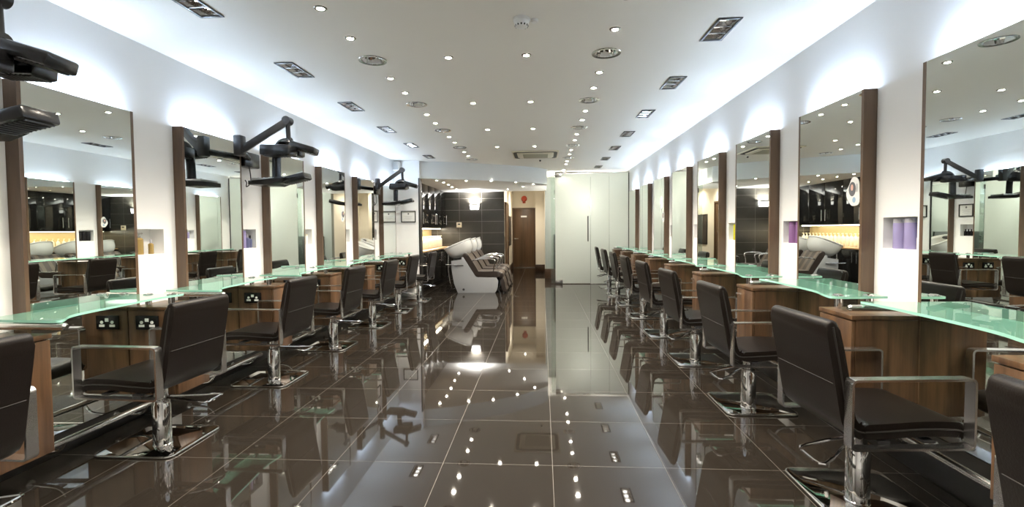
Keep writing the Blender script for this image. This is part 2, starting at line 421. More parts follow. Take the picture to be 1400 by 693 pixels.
# side door beside the tiled wall
d = tag(bpy.data.objects.new('door_2', None), kind='structure'); COL.objects.link(d); d.location = (-1.005, 13.35, 0)
MB().box((.003, -.42, .01), (.03, .42, 1.98), .003).build('door_leaf', M['doorwood'], d)
fr = MB(); fr.box((.002, -.47, 0), (.05, -.423, 2.03)); fr.box((.002, .423, 0), (.05, .47, 2.03)); fr.box((.002, -.47, 1.983), (.05, .47, 2.03)); fr.build('door_frame', M['doorwood'], d)
h = MB(); h.cyl((.03, -.34, .98), (.075, -.34, .98), .01); h.tube([(.075, -.34, .98), (.08, -.28, .98), (.08, -.22, .98)], .009); h.build('door_handle', M['satin'], d)

# ------------------------------------------------------------------ glass partition
YG = 11.25; GT = H-.06
g = tag(bpy.data.objects.new('window_1', None), kind='structure'); COL.objects.link(g); g.location = (0, YG, 0)
MB().box((1.128, -.005, .012), (1.553, .005, GT)).build('frosted_panel', M['frost'], g)
MB().box((1.559, -.005, .012), (XR-.004, .005, GT)).build('frosted_panel', M['frost'], g)
MB().box((.205, -.005, .012), (.300, .005, GT)).build('clear_side_panel', M['clear'], g)
MB().box((.30, -.014, GT+.002), (1.12, .014, GT+.042), .002).build('door_track', M['satin'], g)
MB().box((1.12, -.010, GT+.002), (XR-.004, .010, GT+.026), .002).build('top_channel', M['satin'], g)
MB().box((XR-.024, -.012, .012), (XR-.003, .012, GT), .002).build('wall_channel', M['greyp'], g)
MB().box((1.12, -.012, .0), (XR-.004, .012, .014), .002).build('floor_channel', M['satin'], g)
d = tag(bpy.data.objects.new('door_3', None), kind='structure'); COL.objects.link(d); d.location = (.735, YG, 0)
MB().box((-.427, -.005, .015), (.387, .005, GT-.008)).build('frosted_leaf', M['frost'], d)
h = MB()
for z in (1.03, 1.56): h.cyl((.327, -.006, z), (.327, -.05, z), .008)
h.cyl((.327, -.05, 1.0), (.327, -.05, 1.585), .013); h.build('pull_bar', M['greyp'], d)
MB().box((-.43, -.018, GT-.09), (-.28, .018, GT-.005), .003).build('top_hinge', M['satin'], d)
MB().box((-.43, -.022, .008), (-.26, .022, .10), .003).build('bottom_hinge', M['satin'], d)
MB().box((-.446, -.012, 2.10), (-.428, .012, 2.20), .003).build('side_hinge', M['blackm'], d)

# ------------------------------------------------------------------ stations
def mirror_proto(s, zb):
    """s=+1 right wall, -1 left wall; root at the wall, near edge, floor"""
    r = thing('wall_mirror', 'x', 'mirror')
    f = MB(); X = lambda u: -s*u
    f.box((X(0.002), .002, zb), (X(MD-.007), MW-.002, MT-.035))
    f.box((X(0.002), 0, zb), (X(MD), .022, MT)); f.box((X(0.002), MW-.022, zb), (X(MD), MW, MT))
    f.build('wood_frame', M['dkwood'], r)
    MB().box((X(MD-.006), .0225, zb+.002), (X(MD-.0005), MW-.0225, MT-.001)).build('mirror_pane', M['mirror'], r)
    l = MB(); l.cyl((X(.056), .07, MT-.005), (X(.056), MW-.07, MT-.005), .008, n=10)
    l.build('light_strip', M['strip'], r)
    return r
def cabinet_proto(s, z0, z1, dep, wid, socket):
    r = thing('vanity_cabinet', 'x', 'cabinet'); X = lambda u: -s*u
    b = MB(); b.box((X(MD/S+.003), 0, z0), (X(dep-.02), wid, z1-.024)); b.build('carcass', M['walnut'], r)
    MB().box((X(MD/S+.003), -.003, z1-.022), (X(dep+.003), wid+.003, z1), .002).build('top_panel', M['walnut'], r)
    dr = MB().box((X(dep-.018), .004, z0+.002), (X(dep), wid-.004, z1-.028), .002).build('door', M['walnut'], r)
    k = MB(); k.cyl((X(dep), wid*.82, z1-.075), (X(dep+.022), wid*.82, z1-.075), .008); k.cyl((X(dep+.018), wid*.82, z1-.075), (X(dep+.026), wid*.82, z1-.075), .014)
    if socket: k.bm.free()
    else: k.build('knob', M['satin'], dr)
    if socket:
        u0 = .135
        so = MB().box((X(u0), -.010, z1-.145), (X(u0+.155), -.001, z1-.055), .003).build('socket_plate', M['blackp'], r)
        w = MB()
        for uc in (.042, .113):
            w.box((X(u0+uc-.018), -.0125, z1-.128), (X(u0+uc+.018), -.0101, z1-.113)); w.cyl((X(u0+uc), -.0101, z1-.098), (X(u0+uc), -.013, z1-.098), .010)
        w.box((X(u0+.066), -.0125, z1-.094), (X(u0+.090), -.0101, z1-.072))
        w.build('socket_inserts', M['white'], so)
    return r
def shelf_proto(s, z, front, tube_v, tube_u, posts, base, bracket):
    r = thing('glass_shelf', 'x', 'shelf'); X = lambda u: -s*u
    v0, v1 = front[0][1], front[-1][1]
    fr_ = [(p[0], p[1]) for p in smooth([(u, v, 0) for u, v in front], 5)]
    poly = [(X(MD/S+.002), v0+.02)]+[(X(u), v) for u, v in fr_]+[(X(MD/S+.002), v1-.01)]
    MB().prism(poly, 'z', z-.012, z).build('glass_top', M['glass'], r, edgemat=M['glassedge'])
    t = MB(); zt = z-.031
    t.cyl((X(MD/S+.003), tube_v, zt), (X(tube_u), tube_v, zt), .017); t.cyl((X(tube_u), tube_v, zt), (X(tube_u+.012), tube_v, zt), .017, .009)
    t.build('support_tube', M['satin'], r)
    for u, v in posts:
        p = MB(); p.cyl((X(u), v, base), (X(u), v, z-.0125), .019); p.lathe([(.027, 0), (.027, .004), (.017, .010)], (X(u), v, z+.0005))
        p.build('standoff', M['chrome'], r)
    bk = MB(); bk.box((X(MD/S+.001), bracket-.02, z-.03), (X(MD/S+.03), bracket+.02, z-.0125)); bk.build('wall_bracket', M['satin'], r)
    return r
def rail_proto(s, z, u, v0, v1):
    r = thing('foot_rail', 'x', 'rail'); X = lambda q: -s*q
    t = MB(); t.cyl((X(u), v0, z), (X(u), v1, z), .016)
    for v in (v0, v1): t.ball((X(u), v, z), .0175)
    t.build('tube', M['brushed'], r)
    for v in (v0+.08, v1-.08):
        b = MB(); b.tube(smooth([(X(u), v, z-.01), (X(u-.05), v, z-.06), (X(MD/S+.003), v, z-.075)], 5), .008)
        b.cyl((X(MD/S-.003), v, z-.075), (X(MD/S+.006), v, z-.075), .022); b.build('rail_bracket', M['chrome'], r)
    return r

GM = 'mirrors with dark wood sides'
nm = lambda i, n: 'nearest' if i == 0 else ('farthest' if i == n-1 else ORD[i])
mR, mL = mirror_proto(1, ZS(.285)), mirror_proto(-1, ZS(.17))
cR = cabinet_proto(1, .336, .838, .397, .28, False); cL = cabinet_proto(-1, .226, .80, .40, .30, True)
sR = shelf_proto(1, .905, [(.30, -.245), (.36, -.235), (.372, -.20), (.352, -.10), (.325, .0), (.312, .15), (.312, .5), (.322, .66), (.335, .725)], .712, .395,
                 [(.165, -.205), (.325, -.205)], .838, .3)
sL = shelf_proto(-1, .872, [(.46, -.225), (.49, -.215), (.480, -.18), (.415, -.09), (.385, .03), (.37, .2), (.345, .5), (.365, .66), (.37, .725)], -.212, .515,
                 [(.16, .68), (.32, .68)], .80, .3)
def rescale(root):
    mt = Matrix.Translation((0, 0, HC*(1-S))) @ Matrix.Scale(S, 4)
    for c in root.children:
        c.data.transform(mt)
        for g_ in c.children: g_.data.transform(mt)
rR = rail_proto(1, .315, .279, -.15, .66); rL = rail_proto(-1, .205, .285, -.10, .58)
for q_ in (cR, cL, sR, sL, rR, rL): rescale(q_)
def spread(proto, X, y0, ks, side, txt, group, skip=(), adj={}, view0=0):
    n = 0
    for i, k in enumerate(ks):
        o = proto if i == 0 else dup(proto, (0, 0, 0))
        o.location = (X, y0+PITCH*k+adj.get(k, 0), 0)
        o['label'] = txt.format(ORD[i]); o['group'] = group
spread(mR, XR, RY0, range(-1, 8), 'right', 'tall frameless mirror with dark wood side, {} from front along right wall', GM)
spread(mL, XL, LY0, range(-1, 6), 'left', 'tall frameless mirror with dark wood side, {} from front along left wall', GM)
spread(cR, XR, RY0+.69*S, range(-1, 8), 'right', 'walnut cabinet under the shelf ends, {} from front along right wall', 'walnut cabinets', adj={-1: .11})
spread(cL, XL, LY0+.61*S, range(-1, 6), 'left', 'walnut cabinet with black double socket, {} from front along left wall', 'walnut cabinets', adj={-1: .05, 5: -.03})
spread(sR, XR, RY0, range(-1, 8), 'right', 'green-tinted glass shelf, {} from front along right wall', 'glass shelves')
spread(sL, XL, LY0, range(-1, 6), 'left', 'green-tinted glass shelf with tube end, {} from front along left wall', 'glass shelves')
spread(rR, XR, RY0, range(-1, 8), 'right', 'chrome foot rail by the floor, {} from front along right wall', 'foot rails')
spread(rL, XL, LY0, range(-1, 6), 'left', 'chrome foot rail by the floor, {} from front along left wall', 'foot rails')
# ------------------------------------------------------------------ styling chair
def chair_proto():
    r = thing('styling_chair', 'x', 'chair')
    sp = smooth([(.300, .405, 0), (.287, .420, 0), (.245, .432, 0), (.12, .436, 0), (-.03, .428, 0), (-.130, .424, 0)], 4)
    n = len(sp); w = .214
    seat = MB().prism(ribbon([(a, b) for a, b, _ in sp], [.022+.010*min(1, i/6) for i in range(n)]), 'y', -w, w, .014, 3)
    so = seat.build('seat', M['leather'], r, ang=50)
    bp = smooth([(-.133, .423, 0), (-.170, .434, 0), (-.197, .472, 0), (-.210, .53, 0), (-.227, .63, 0), (-.250, .755, 0), (-.272, .868, 0)], 4)
    back = MB().prism(ribbon([(a, b) for a, b, _ in bp], [.031]*(len(bp)-4)+[.030, .029, .028, .027]), 'y', -w, w, .014, 3)
    bo = back.build('backrest', M['leather'], r, ang=50)
    for yy in (-w-.001, w+.001):
        pp = MB()
        pp.tube([(a+.0, yy*.995, b) for a, b, _ in bp], .0045, 6); pp.tube([(a, yy*.995, b) for a, b, _ in sp], .0045, 6)
        pp.build('piping', M['piping'], bo)
    MB().tube([(-.2595, -w+.012, .628), (-.2595, w-.012, .628)], .0016, 6).build('seam', M['piping'], bo)
    for sy in (-1, 1):
        a = MB(); out = rrect(-.225, .285, .368, .662, .022); inn = rrect(-.2155, .2755, .3775, .6525, .013)
        ya, yb = sorted((sy*.222, sy*.268)); bm = a.bm
        O0 = [bm.verts.new((x, ya, z)) for x, z in out]; O1 = [bm.verts.new((x, yb, z)) for x, z in out]
        I0 = [bm.verts.new((x, ya, z)) for x, z in inn]; I1 = [bm.verts.new((x, yb, z)) for x, z in inn]
        m = len(out)
        for i in range(m):
            j = (i+1) % m
            bm.faces.new((O0[i], O0[j], O1[j], O1[i])); bm.faces.new((I0[i], I1[i], I1[j], I0[j]))
            bm.faces.new((O0[i], I0[i], I0[j], O0[j])); bm.faces.new((O1[i], O1[j], I1[j], I1[i]))
        for z in (.45, .56): a.cyl((-.205, sy*.2215, z), (-.205, sy*.205, z), .006)
        a.build('armrest', M['brushed'], r)
    f = MB(); f.box((-.08, -.221, .379), (-.03, .221, .389)); f.box((.11, -.221, .379), (.16, .221, .389)); f.box((-.07, -.10, .386), (.15, .10, .398), .004)
    f.build('seat_frame', M['blackm'], r)
    p = MB(); p.lathe([(.052, .013), (.052, .016), (.049, .02), (.049, .255), (.045, .262), (.045, .285), (.036, .29), (.036, .370), (.07, .376), (.07, .385)])
    p.build('hydraulic_column', M['chrome'], r)
    b = MB().prism(rrect(-.235, .235, -.222, .222, .045), 'z', .001, .013, .003).build('base_plate', M['plate'], r)
    e = MB(); pts = [(x, y, .0075) for x, y in rrect(-.2355, .2355, -.2225, .2225, .045)]; e.tube(pts, .006, 8, True); e.build('edge_trim', M['satin'], b)
    t = MB(); z = .30
    pl = [(-.045, -.012, z), (-.11, -.055, z-.012), (-.20, -.125, z-.03), (-.275, -.172, z-.038), (-.295, -.165, z-.038), (-.302, -.14, z-.038), (-.303, -.08, z-.038), (-.302, -.03, z-.038), (-.29, -.008, z-.036), (-.26, .0, z-.03), (-.14, .012, z-.01), (-.05, .016, z)]
    pl = [(-.045+(x+.045)*.88, y, z) for x, y, z in pl]
    t.tube(pl, .0075, 8); t.build('pump_pedal', M['chrome'], r)
    return r
chair = chair_proto()
UP = ('seat', 'backrest', 'armrest', 'seat_frame')
RC = [(1.452, 1.10, 0, -3)]+[(1.452, 2.275+1.178*k, 0, u) for k, u in enumerate((4, 2, 3, 3, 2, 1, 2, -2))]
LC = [(-2.29, 1.54, 180, -2), (-2.285, 2.70, 180, -3), (-2.30, 3.93, 180, -2), (-2.30, 5.10, 180, -2), (-2.29, 6.29, 180, -2), (-2.29, 7.45, 180, -1), (-2.25, 8.60, 180, 0)]
first = True
def place(x, y, rz, up, label):
    global first
    o = chair if first else dup(chair, (0, 0, 0)); first = False
    o.location = (x, y, 0); o.rotation_euler = (0, 0, R(rz)); o['label'] = label; o['group'] = 'brown styling chairs'
    for c in o.children:
        if c.name.startswith('base_plate'): c.location = (.048 if rz == 0 else .06, .08 if rz == 0 else -.055, 0)
        if c.name.split('.')[0] in UP: c.rotation_euler = (0, 0, R(up))
for i, a in enumerate(RC): place(*a, 'brown leather styling chair on square base, {} from front in the right row'.format(ORD[i]) if i else
                                 'brown leather styling chair cut off at the lower right corner')
for i, a in enumerate(LC): place(*a, 'brown leather styling chair on square base, {} from front in the left row'.format(ORD[i]) if i else
                                 'brown leather styling chair cut off at the lower left corner')

# ------------------------------------------------------------------ infrared hair dryers
def dryer_proto():
    """root at the wall under the bracket (local x = out of the left wall)"""
    r = thing('hair_dryer', 'x', 'hair dryer')
    ax, ay, az = .575, -.25, 2.237                        # top joint of the arm
    MB().box((.001, -.11, 1.875), (.10, .11, 2.01), .012).build('wall_bracket', M['blackp'], r)
    e = (.235, -.40, 1.965)
    a = MB(); a.tube([(.085, -.05, 1.955), e], .027, 14); a.build('lower_arm', M['blackp'], r)
    a = MB(); a.box((e[0]-.035, e[1]-.04, e[2]-.045), (e[0]+.035, e[1]+.04, e[2]+.125), .012); a.build('elbow', M['greyp'], r)
    a = MB(); a.obox((e[0]+.01, e[1], e[2]), (ax, ay, az), .048, .058, .008)
    a.cyl((ax, ay-.036, az), (ax, ay+.036, az), .036); a.build('upper_arm', M['greyp'], r)
    a = MB(); a.cyl((ax, ay, az), (ax+.004, ay, az-.17), .019); a.build('drop_post', M['blackp'], r)
    hb = MB(); hb.ball((ax-.01, ay, az-.190), .05, 1.6, 1.3, .55); hb.tube(smooth([(ax+.03, ay, az-.180), (ax-.04, ay, az-.185), (ax-.085, ay, az-.22), (ax-.105, ay, az-.30), (ax-.112, ay, az-.49)], 6), .036, 16)
    hb.build('neck', M['blackp'], r)
    def panel(name, p, q, wdt, th, side, mat=M['blackp'], ribs=True):
        m = MB(); m.obox(p, q, wdt, th, .012); o = m.build(name, mat, r)
        P, Q = Vector(p), Vector(q); dz = (Q-P).normalized(); x = Vector((0, 0, 1)).cross(dz).normalized(); y = dz.cross(x)
        g = MB(); n = 9
        for i in range(n):
            c = P+(Q-P)*((i+1)/(n+1)); c2 = c-y*(th/2+.002)
            g.obox(tuple(c2-x*wdt*.38), tuple(c2+x*wdt*.38), .010, .006)
        if ribs: g.build('rib_grille', M['greyp'], o)
        return o
    panel('heat_panel', (ax-.165, ay-.09, az-.268), (ax+.09, ay-.09, az-.274), .15, .088, 1)
    panel('heat_panel', (ax+.02, ay+.02, az-.200), (ax+.225, ay+.05, az-.262), .16, .058, 1)
    panel('heat_panel', (ax-.15, ay+.12, az-.235), (ax+.06, ay+.13, az-.25), .12, .08, 1)
    o = MB().prism([(ax-.30, az-.555), (ax-.10, az-.558), (ax-.02, az-.53), (ax+.02, az-.50), (ax-.02, az-.485), (ax-.08, az-.512), (ax-.30, az-.520)], 'y', ay-.12, ay+.12, .010).build('lower_tray', M['blackp'], r)
    MB().box((ax-.28, ay-.105, az-.518), (ax-.085, ay+.105, az-.497), .008).build('tray_cover', M['silverp'], o)
    g = MB()
    for i in range(4): g.ball((ax-.24+.045*i, ay-.05, az-.495), .013, 1, 1, .5)
    g.build('control_knobs', M['chrome'], o)
    panel('heat_panel', (ax-.03, ay, az-.518), (ax+.165, ay+.01, az-.474), .16, .055, 1)
    c = MB(); c.tube(smooth([(.05, .02, 1.876), (.06, .02, 1.80), (.05, .03, 1.735), (.03, .0, 1.70), (.045, -.02, 1.735), (.02, .0, 1.76)], 6), .005, 8); c.build('power_cable', M['blackm'], r)
    return r
dry = dryer_proto(); rescale(dry)
for i, (y, l) in enumerate(((4.30*S, 'black infrared hair dryer on wall arm, the middle of the three'),
                            (4.30*S-2*PITCH+.05, 'black infrared hair dryer cut off at the upper left corner'),
                            (4.30*S+3*PITCH, 'black infrared hair dryer on wall arm near the framed certificates'))):
    o = dry if i == 0 else dup(dry, (0, 0, 0)); o.location = (XL, y, 0); o['label'] = l; o['group'] = 'wall-mounted infrared hair dryers'

# ------------------------------------------------------------------ ceiling fixtures
def small_proto():
    r = thing('downlight', 'x', 'light')
    MB().lathe([(.023, -.006), (.034, -.006), (.040, -.001), (.023, -.001)], n=24, cap=False).build('trim_ring', M['satin'], r)
    MB().lathe([(.022, -.0045), (.022, -.0015)], n=20).build('lamp_lens', M['lens'], r)
    return r
def round_proto():
    r = thing('reflector_downlight', 'x', 'light')
    MB().lathe([(.088, -.004), (.110, -.006), (.114, -.001), (.088, -.001)], n=32, cap=False).build('trim_ring', M['satin'], r)
    c = MB(); n = 32; prof = [(.088, -.002), (.083, .03), (.066, .06), (.045, .078)]
    rings = [[c.bm.verts.new((q*(1-.05*(j % 2))*math.cos(2*PI*j/n), q*(1-.05*(j % 2))*math.sin(2*PI*j/n), z)) for j in range(n)] for q, z in prof]
    for A, B in zip(rings, rings[1:]):
        for j in range(n): c.bm.faces.new((A[j], A[(j+1) % n], B[(j+1) % n], B[j]))
    c.bm.faces.new(rings[-1]); c.build('reflector_cup', M['chrome'], r, ang=5)
    c = MB(); c.cyl((-.03, 0, .05), (.03, 0, .05), .011); c.build('lamp_tube', M['white'], r)
    return r
def rect_proto():
    r = thing('triple_downlight', 'x', 'light')
    f = MB(); a, b = .078, .190; i, k = .060, .168
    f.box((-a, -b, -.008), (-i, b, -.0005), .002); f.box((i, -b, -.008), (a, b, -.0005), .002); f.box((-i, -b, -.008), (i, -k, -.0005), .002); f.box((-i, k, -.008), (i, b, -.0005), .002)
    for y in (-.056, .056): f.box((-i, y-.006, -.004), (i, y+.006, .012))
    f.build('trim_frame', M['greyp'], r)
    for y in (-.112, 0, .112):
        c = MB(); 
        q = [(.048, -.001), (.042, .03), (.026, .062)]
        rings = [[c.bm.verts.new((w*1.15*sx, y+w*sy, z)) for sx, sy in ((-1, -1), (1, -1), (1, 1), (-1, 1))] for w, z in q]
        for A, B in zip(rings, rings[1:]):
            for j in range(4): c.bm.faces.new((A[j], A[(j+1) % 4], B[(j+1) % 4], B[j]))
        c.bm.faces.new(rings[-1]); o = c.build('reflector', M['chrome'], r, ang=5)
        MB().lathe([(.026, .030), (.036, .036)], (0, y, 0), 16).build('lamp', M['lens_soft'], o)
    return r
def spot(name, loc, e, ang, col, parent=None, r=.025, blend=.6, rot=(0, 0, 0)):
    l = bpy.data.lights.new(name, 'SPOT'); l.energy = e; l.spot_size = R(ang); l.spot_blend = blend; l.color = col; l.shadow_soft_size = r
    o = bpy.data.objects.new(name, l); COL.objects.link(o); o.location = loc; o.rotation_euler = rot
    if parent: o.parent = parent
    return o
WARM = (1., .89, .73)
def column(x): return {-1.29: 'outer left', .485: 'outer right', -.70: 'inner left', -.11: 'inner right'}[x]
ps, pr_, pt = small_proto(), round_proto(), rect_proto()
cnt = {}
for i, (x, y) in enumerate(sorted(small, key=lambda q: (q[0], q[1]))):
    o = ps if i == 0 else dup(ps, (0, 0, 0)); o.location = (x, y, H)
    x = round(x/S, 3); cnt[x] = cnt.get(x, -1)+1
    o['label'] = 'tiny bright ceiling spotlight, {} from front in the {} row'.format(ORD[cnt[x]], column(x)); o['group'] = 'tiny ceiling spotlights'
    spot('spot_lamp', (x*S, y, H-.012), 30, 130, WARM)
for i, (x, y) in enumerate(rounds):
    o = pr_ if i == 0 else dup(pr_, (0, 0, 0)); o.location = (x, y, H)
    k = [p for p in rounds if p[0] == x].index((x, y))
    o['label'] = 'round chrome reflector downlight, {} from front on the ceiling {}'.format(ORD[k], 'left' if x < 0 else 'right'); o['group'] = 'round reflector downlights'
for i, (x, y) in enumerate(rect):
    o = pt if i == 0 else dup(pt, (0, 0, 0)); o.location = (x, y, H)
    k = [p for p in rect if p[0] == x].index((x, y))
    o['label'] = 'rectangular three-lamp downlight, {} from front on the ceiling {}'.format(ORD[k], 'left' if x < 0 else 'right'); o['group'] = 'rectangular three-lamp downlights'
    spot('spot_lamp', (x, y, H-.012), 14, 90, (1., .93, .82))
# downlights under the lowered ceiling, the corridor and the room behind the glass
ap = [(-1.007, 9.55), (-.533, 9.87), (-.181, 10.33), (-.427, 10.93), (-.82, 11.55), (-2.05, 9.30), (-2.0, 9.72), (-2.0, 10.2), (-2.02, 10.75), (-1.493, 9.45), (-2.02, 11.3)]
for i, (x, y) in enumerate(ap):
    o = dup(ps, (x*S, y*S, ZA), label='tiny ceiling spotlight under the lowered ceiling, {} from its left end'.format(ORD[sorted(ap).index((x, y))]), group='tiny spotlights in the lowered ceiling')
    spot('spot_lamp', (x*S, y*S, ZA-.012), 8, 120, WARM)
for i, (x, y) in enumerate([(-.55, 13.4), (-.55, 15.0)]):
    dup(ps, (x, y, H), label='tiny ceiling spotlight in the corridor, {} the brown door'.format(('away from', 'close to')[i]), group='corridor spotlights')
    spot('spot_lamp', (x, y, H-.012), 34, 140, (1., .90, .74))
for i, (x, y) in enumerate([(.75, 12.25), (1.45, 12.25)]):
    dup(ps, (x, y, H), label='tiny ceiling spotlight behind the frosted glass, on its {}'.format(('left', 'right')[i]), group='spotlights behind frosted glass')
    spot('spot_lamp', (x, y, H-.012), 1.2, 120, WARM)
# air conditioner
r = thing('air_conditioner', 'cream square ceiling air conditioner with dark air slots', 'air conditioner', (-.11, 8.36*S, H))
MB().box((-.41, -.40, -.022), (.41, .40, -.001), .008).build('panel', M['offwhite'], r)
s_ = MB(); o_ = rrect(-.385, .385, -.37, .37, .09); i_ = rrect(-.325, .325, -.31, .31, .05); bm = s_.bm
O = [bm.verts.new((x, y, -.0245)) for x, y in o_]; I = [bm.verts.new((x, y, -.0245)) for x, y in i_]; O2 = [bm.verts.new((x, y, -.0215)) for x, y in o_]; I2 = [bm.verts.new((x, y, -.0215)) for x, y in i_]
for j in range(len(O)):
    k = (j+1) % len(O); bm.faces.new((O[j], O[k], I[k], I[j])); bm.faces.new((O[j], O2[j], O2[k], O[k])); bm.faces.new((I[j], I[k], I2[k], I2[j]))
s_.build('air_slot', M['slot'], r)
q = MB().box((-.30, -.285, -.036), (.30, .285, -.0216), .01).build('grille_panel', M['offwhite'], r)
q2 = MB()
for k in range(14): q2.box((-.22, -.215+.0325*k, -.0395), (.22, -.200+.0325*k, -.0355))
q2.build('grille', M['grille'], q)
# smoke detector and sprinkler
r = thing('smoke_detector', 'white round smoke detector near front of ceiling', 'smoke detector', (-.125, 3.02*S, H))
MB().lathe([(.052, -.018), (.055, -.012), (.055, -.001)], n=28).build('base', M['white'], r)
MB().lathe([(.030, -.058), (.040, -.052), (.044, -.040), (.050, -.018)], n=28).build('sensor_head', M['white'], r)
v = MB()
for k in range(12):
    a = 2*PI*k/12; v.box((.0395*math.cos(a)-.004, .0395*math.sin(a)-.004, -.052), (.0395*math.cos(a)+.006, .0395*math.sin(a)+.004, -.042))
v.build('vent_slots', M['slot'], r)
MB().lathe([(.020, -.020), (.024, -.012), (.024, -.001)], (-.0, 0, 0), 14).xf(Matrix.Translation((.085, .02, 0))).build('side_indicator', M['white'], r)
r = thing('ceiling_sensor', 'small dark ceiling sensor behind the air conditioner', 'sensor', (-.03, 9.05*S, H))
MB().lathe([(.030, -.008), (.032, -.001)], n=18).build('flange', M['white'], r); MB().lathe([(.010, -.034), (.018, -.028), (.018, -.0085)], n=16).build('sensor_tip', M['greyp'], r)
# ------------------------------------------------------------------ bottles in the niches
def bottle_proto(name, label, mat, h, rad, cap, style):
    r = thing(name, label, 'bottle')
    if style == 'can':
        MB().lathe([(rad*.96, 0), (rad, .004), (rad, h*.83), (rad*.98, h*.84)], n=20).build('body', mat, r)
        MB().lathe([(rad*.97, h*.843), (rad*.97, h*.985), (rad*.9, h)], n=20).build('cap', cap, r)
    elif style == 'pump':
        MB().lathe([(rad*.95, 0), (rad, .004), (rad, h*.70), (rad*.75, h*.76), (rad*.34, h*.79)], n=20).build('body', mat, r)
        p = MB().lathe([(rad*.36, h*.79), (rad*.36, h*.86), (rad*.16, h*.865), (rad*.16, h*.95)], n=14); p.box((-rad*.22, -rad*.2, h*.95), (rad*.85, rad*.2, h), .002); p.build('pump', cap, r)
    else:
        MB().lathe([(rad*.9, 0), (rad, .004), (rad, h*.66), (rad*.4, h*.74)], n=18).build('body', mat, r)
        MB().lathe([(rad*.42, h*.742), (rad*.42, h*.985), (rad*.35, h)], n=14).build('cap', cap, r)
    return r
def niche(tab, k, side, items):
    """items: (fraction along the niche from the camera end, maker args)"""
    a, b = tab[k]; z = ZS(1.128) if side < 0 else ZS(1.158)
    for f, lab, name, mat, h, rad, cap, st in items:
        o = bottle_proto(name, lab, M[mat], h*S, rad*S, M[cap], st)
        o.location = ((XL-.048) if side < 0 else (XR+.048), a+(b-a)*f, z+.0005); o['group'] = 'hair products in the wall niches'
        if st == 'pump': o.rotation_euler = (0, 0, R(20 if side < 0 else 160))
niche(LN, 0, -1, [(.28, 'amber pump bottle in the first white niche on the left', 'pump_bottle', 'amber', .150, .026, 'satin', 'pump'),
                  (.72, 'small amber bottle beside the larger amber pump bottle', 'small_bottle', 'amber', .105, .017, 'capgrey', 'cap')])
niche(LN, 1, -1, [(.16, 'blue bottle nearest in the second niche on the left', 'spray_can', 'blue', .165, .026, 'blue', 'can'),
                  (.44, 'lilac bottle in the middle of the second niche on the left', 'spray_can', 'lilac', .165, .025, 'lilac', 'can'),
                  (.70, 'slate bottle third along the second niche on the left', 'bottle', 'navy', .135, .022, 'capgrey', 'cap'),
                  (.90, 'slate bottle farthest along the second niche on the left', 'bottle', 'navy', .120, .018, 'dkbottle', 'cap')])
niche(LN, 2, -1, [(.35, 'cream bottle nearer in the third niche on the left', 'bottle', 'creamb', .14, .026, 'white', 'cap'), (.72, 'white tube farther in the third niche on the left', 'tube', 'white', .12, .022, 'offwhite', 'can')])
niche(LN, 3, -1, [(.35, 'pink bottle nearer in the fourth niche on the left', 'bottle', 'pink', .12, .024, 'white', 'cap'), (.70, 'white bottle beside the pink bottle on the left', 'bottle', 'white', .13, .022, 'capgrey', 'cap')])
for i, f in enumerate((.16, .38, .60, .82)):
    niche(LN, 4, -1, [(f, 'short black bottle below the certificate on pier, {} from front'.format(ORD[i]), 'bottle', 'dkbottle', .105, .019, 'dkbottle', 'cap')])
niche(LN, -1, -1, [(.5, 'cream bottle in the niche before the first left mirror', 'bottle', 'creamb', .13, .026, 'white', 'cap')])
niche(RN, 0, 1, [(.73, 'tall lilac bottle deepest in the nearest niche on the right', 'spray_can', 'lilac', .168, .033, 'capgrey', 'can'),
                 (.40, 'tall lilac bottle in the middle of nearest right niche', 'spray_can', 'lilac', .170, .033, 'capgrey', 'can'),
                 (.20, 'small white tube beside the blue bottle on the right', 'tube', 'white', .062, .009, 'white', 'can'),
                 (.09, 'slim blue bottle at the near end of right niche', 'spray_can', 'blue', .160, .019, 'navy', 'can')])
niche(RN, 1, 1, [(.70, 'tall purple bottle deeper in second niche on the right', 'spray_can', 'purple', .168, .036, 'purple', 'can'),
                 (.30, 'tall purple bottle nearer in second niche on the right', 'spray_can', 'purple', .168, .036, 'purple', 'can')])
niche(RN, 2, 1, [(.60, 'lime green bottle deeper in third niche on the right', 'spray_can', 'lime', .160, .034, 'lime', 'can'), (.22, 'lime green bottle nearer in third niche on the right', 'spray_can', 'lime', .160, .034, 'lime', 'can')])
niche(RN, 3, 1, [(.5, 'little black jar in the fourth niche on the right', 'jar', 'dkbottle', .06, .026, 'dkbottle', 'can')])
for i, f in enumerate((.2, .5, .8)):
    niche(RN, 4, 1, [(f, 'black bottle in the fifth niche on the right, {} from front'.format(ORD[i]), 'bottle', 'dkbottle', .15, .030, 'dkbottle', 'can')])
niche(RN, 5, 1, [(.5, 'cream bottle in the sixth niche on the right', 'bottle', 'creamb', .13, .026, 'white', 'cap')])
niche(RN, 6, 1, [(.5, 'lilac bottle in the farthest niche on the right', 'spray_can', 'lilac', .15, .03, 'capgrey', 'can')])
niche(RN, -1, 1, [(.5, 'cream bottle in the niche before the first right mirror', 'bottle', 'creamb', .13, .026, 'white', 'cap')])

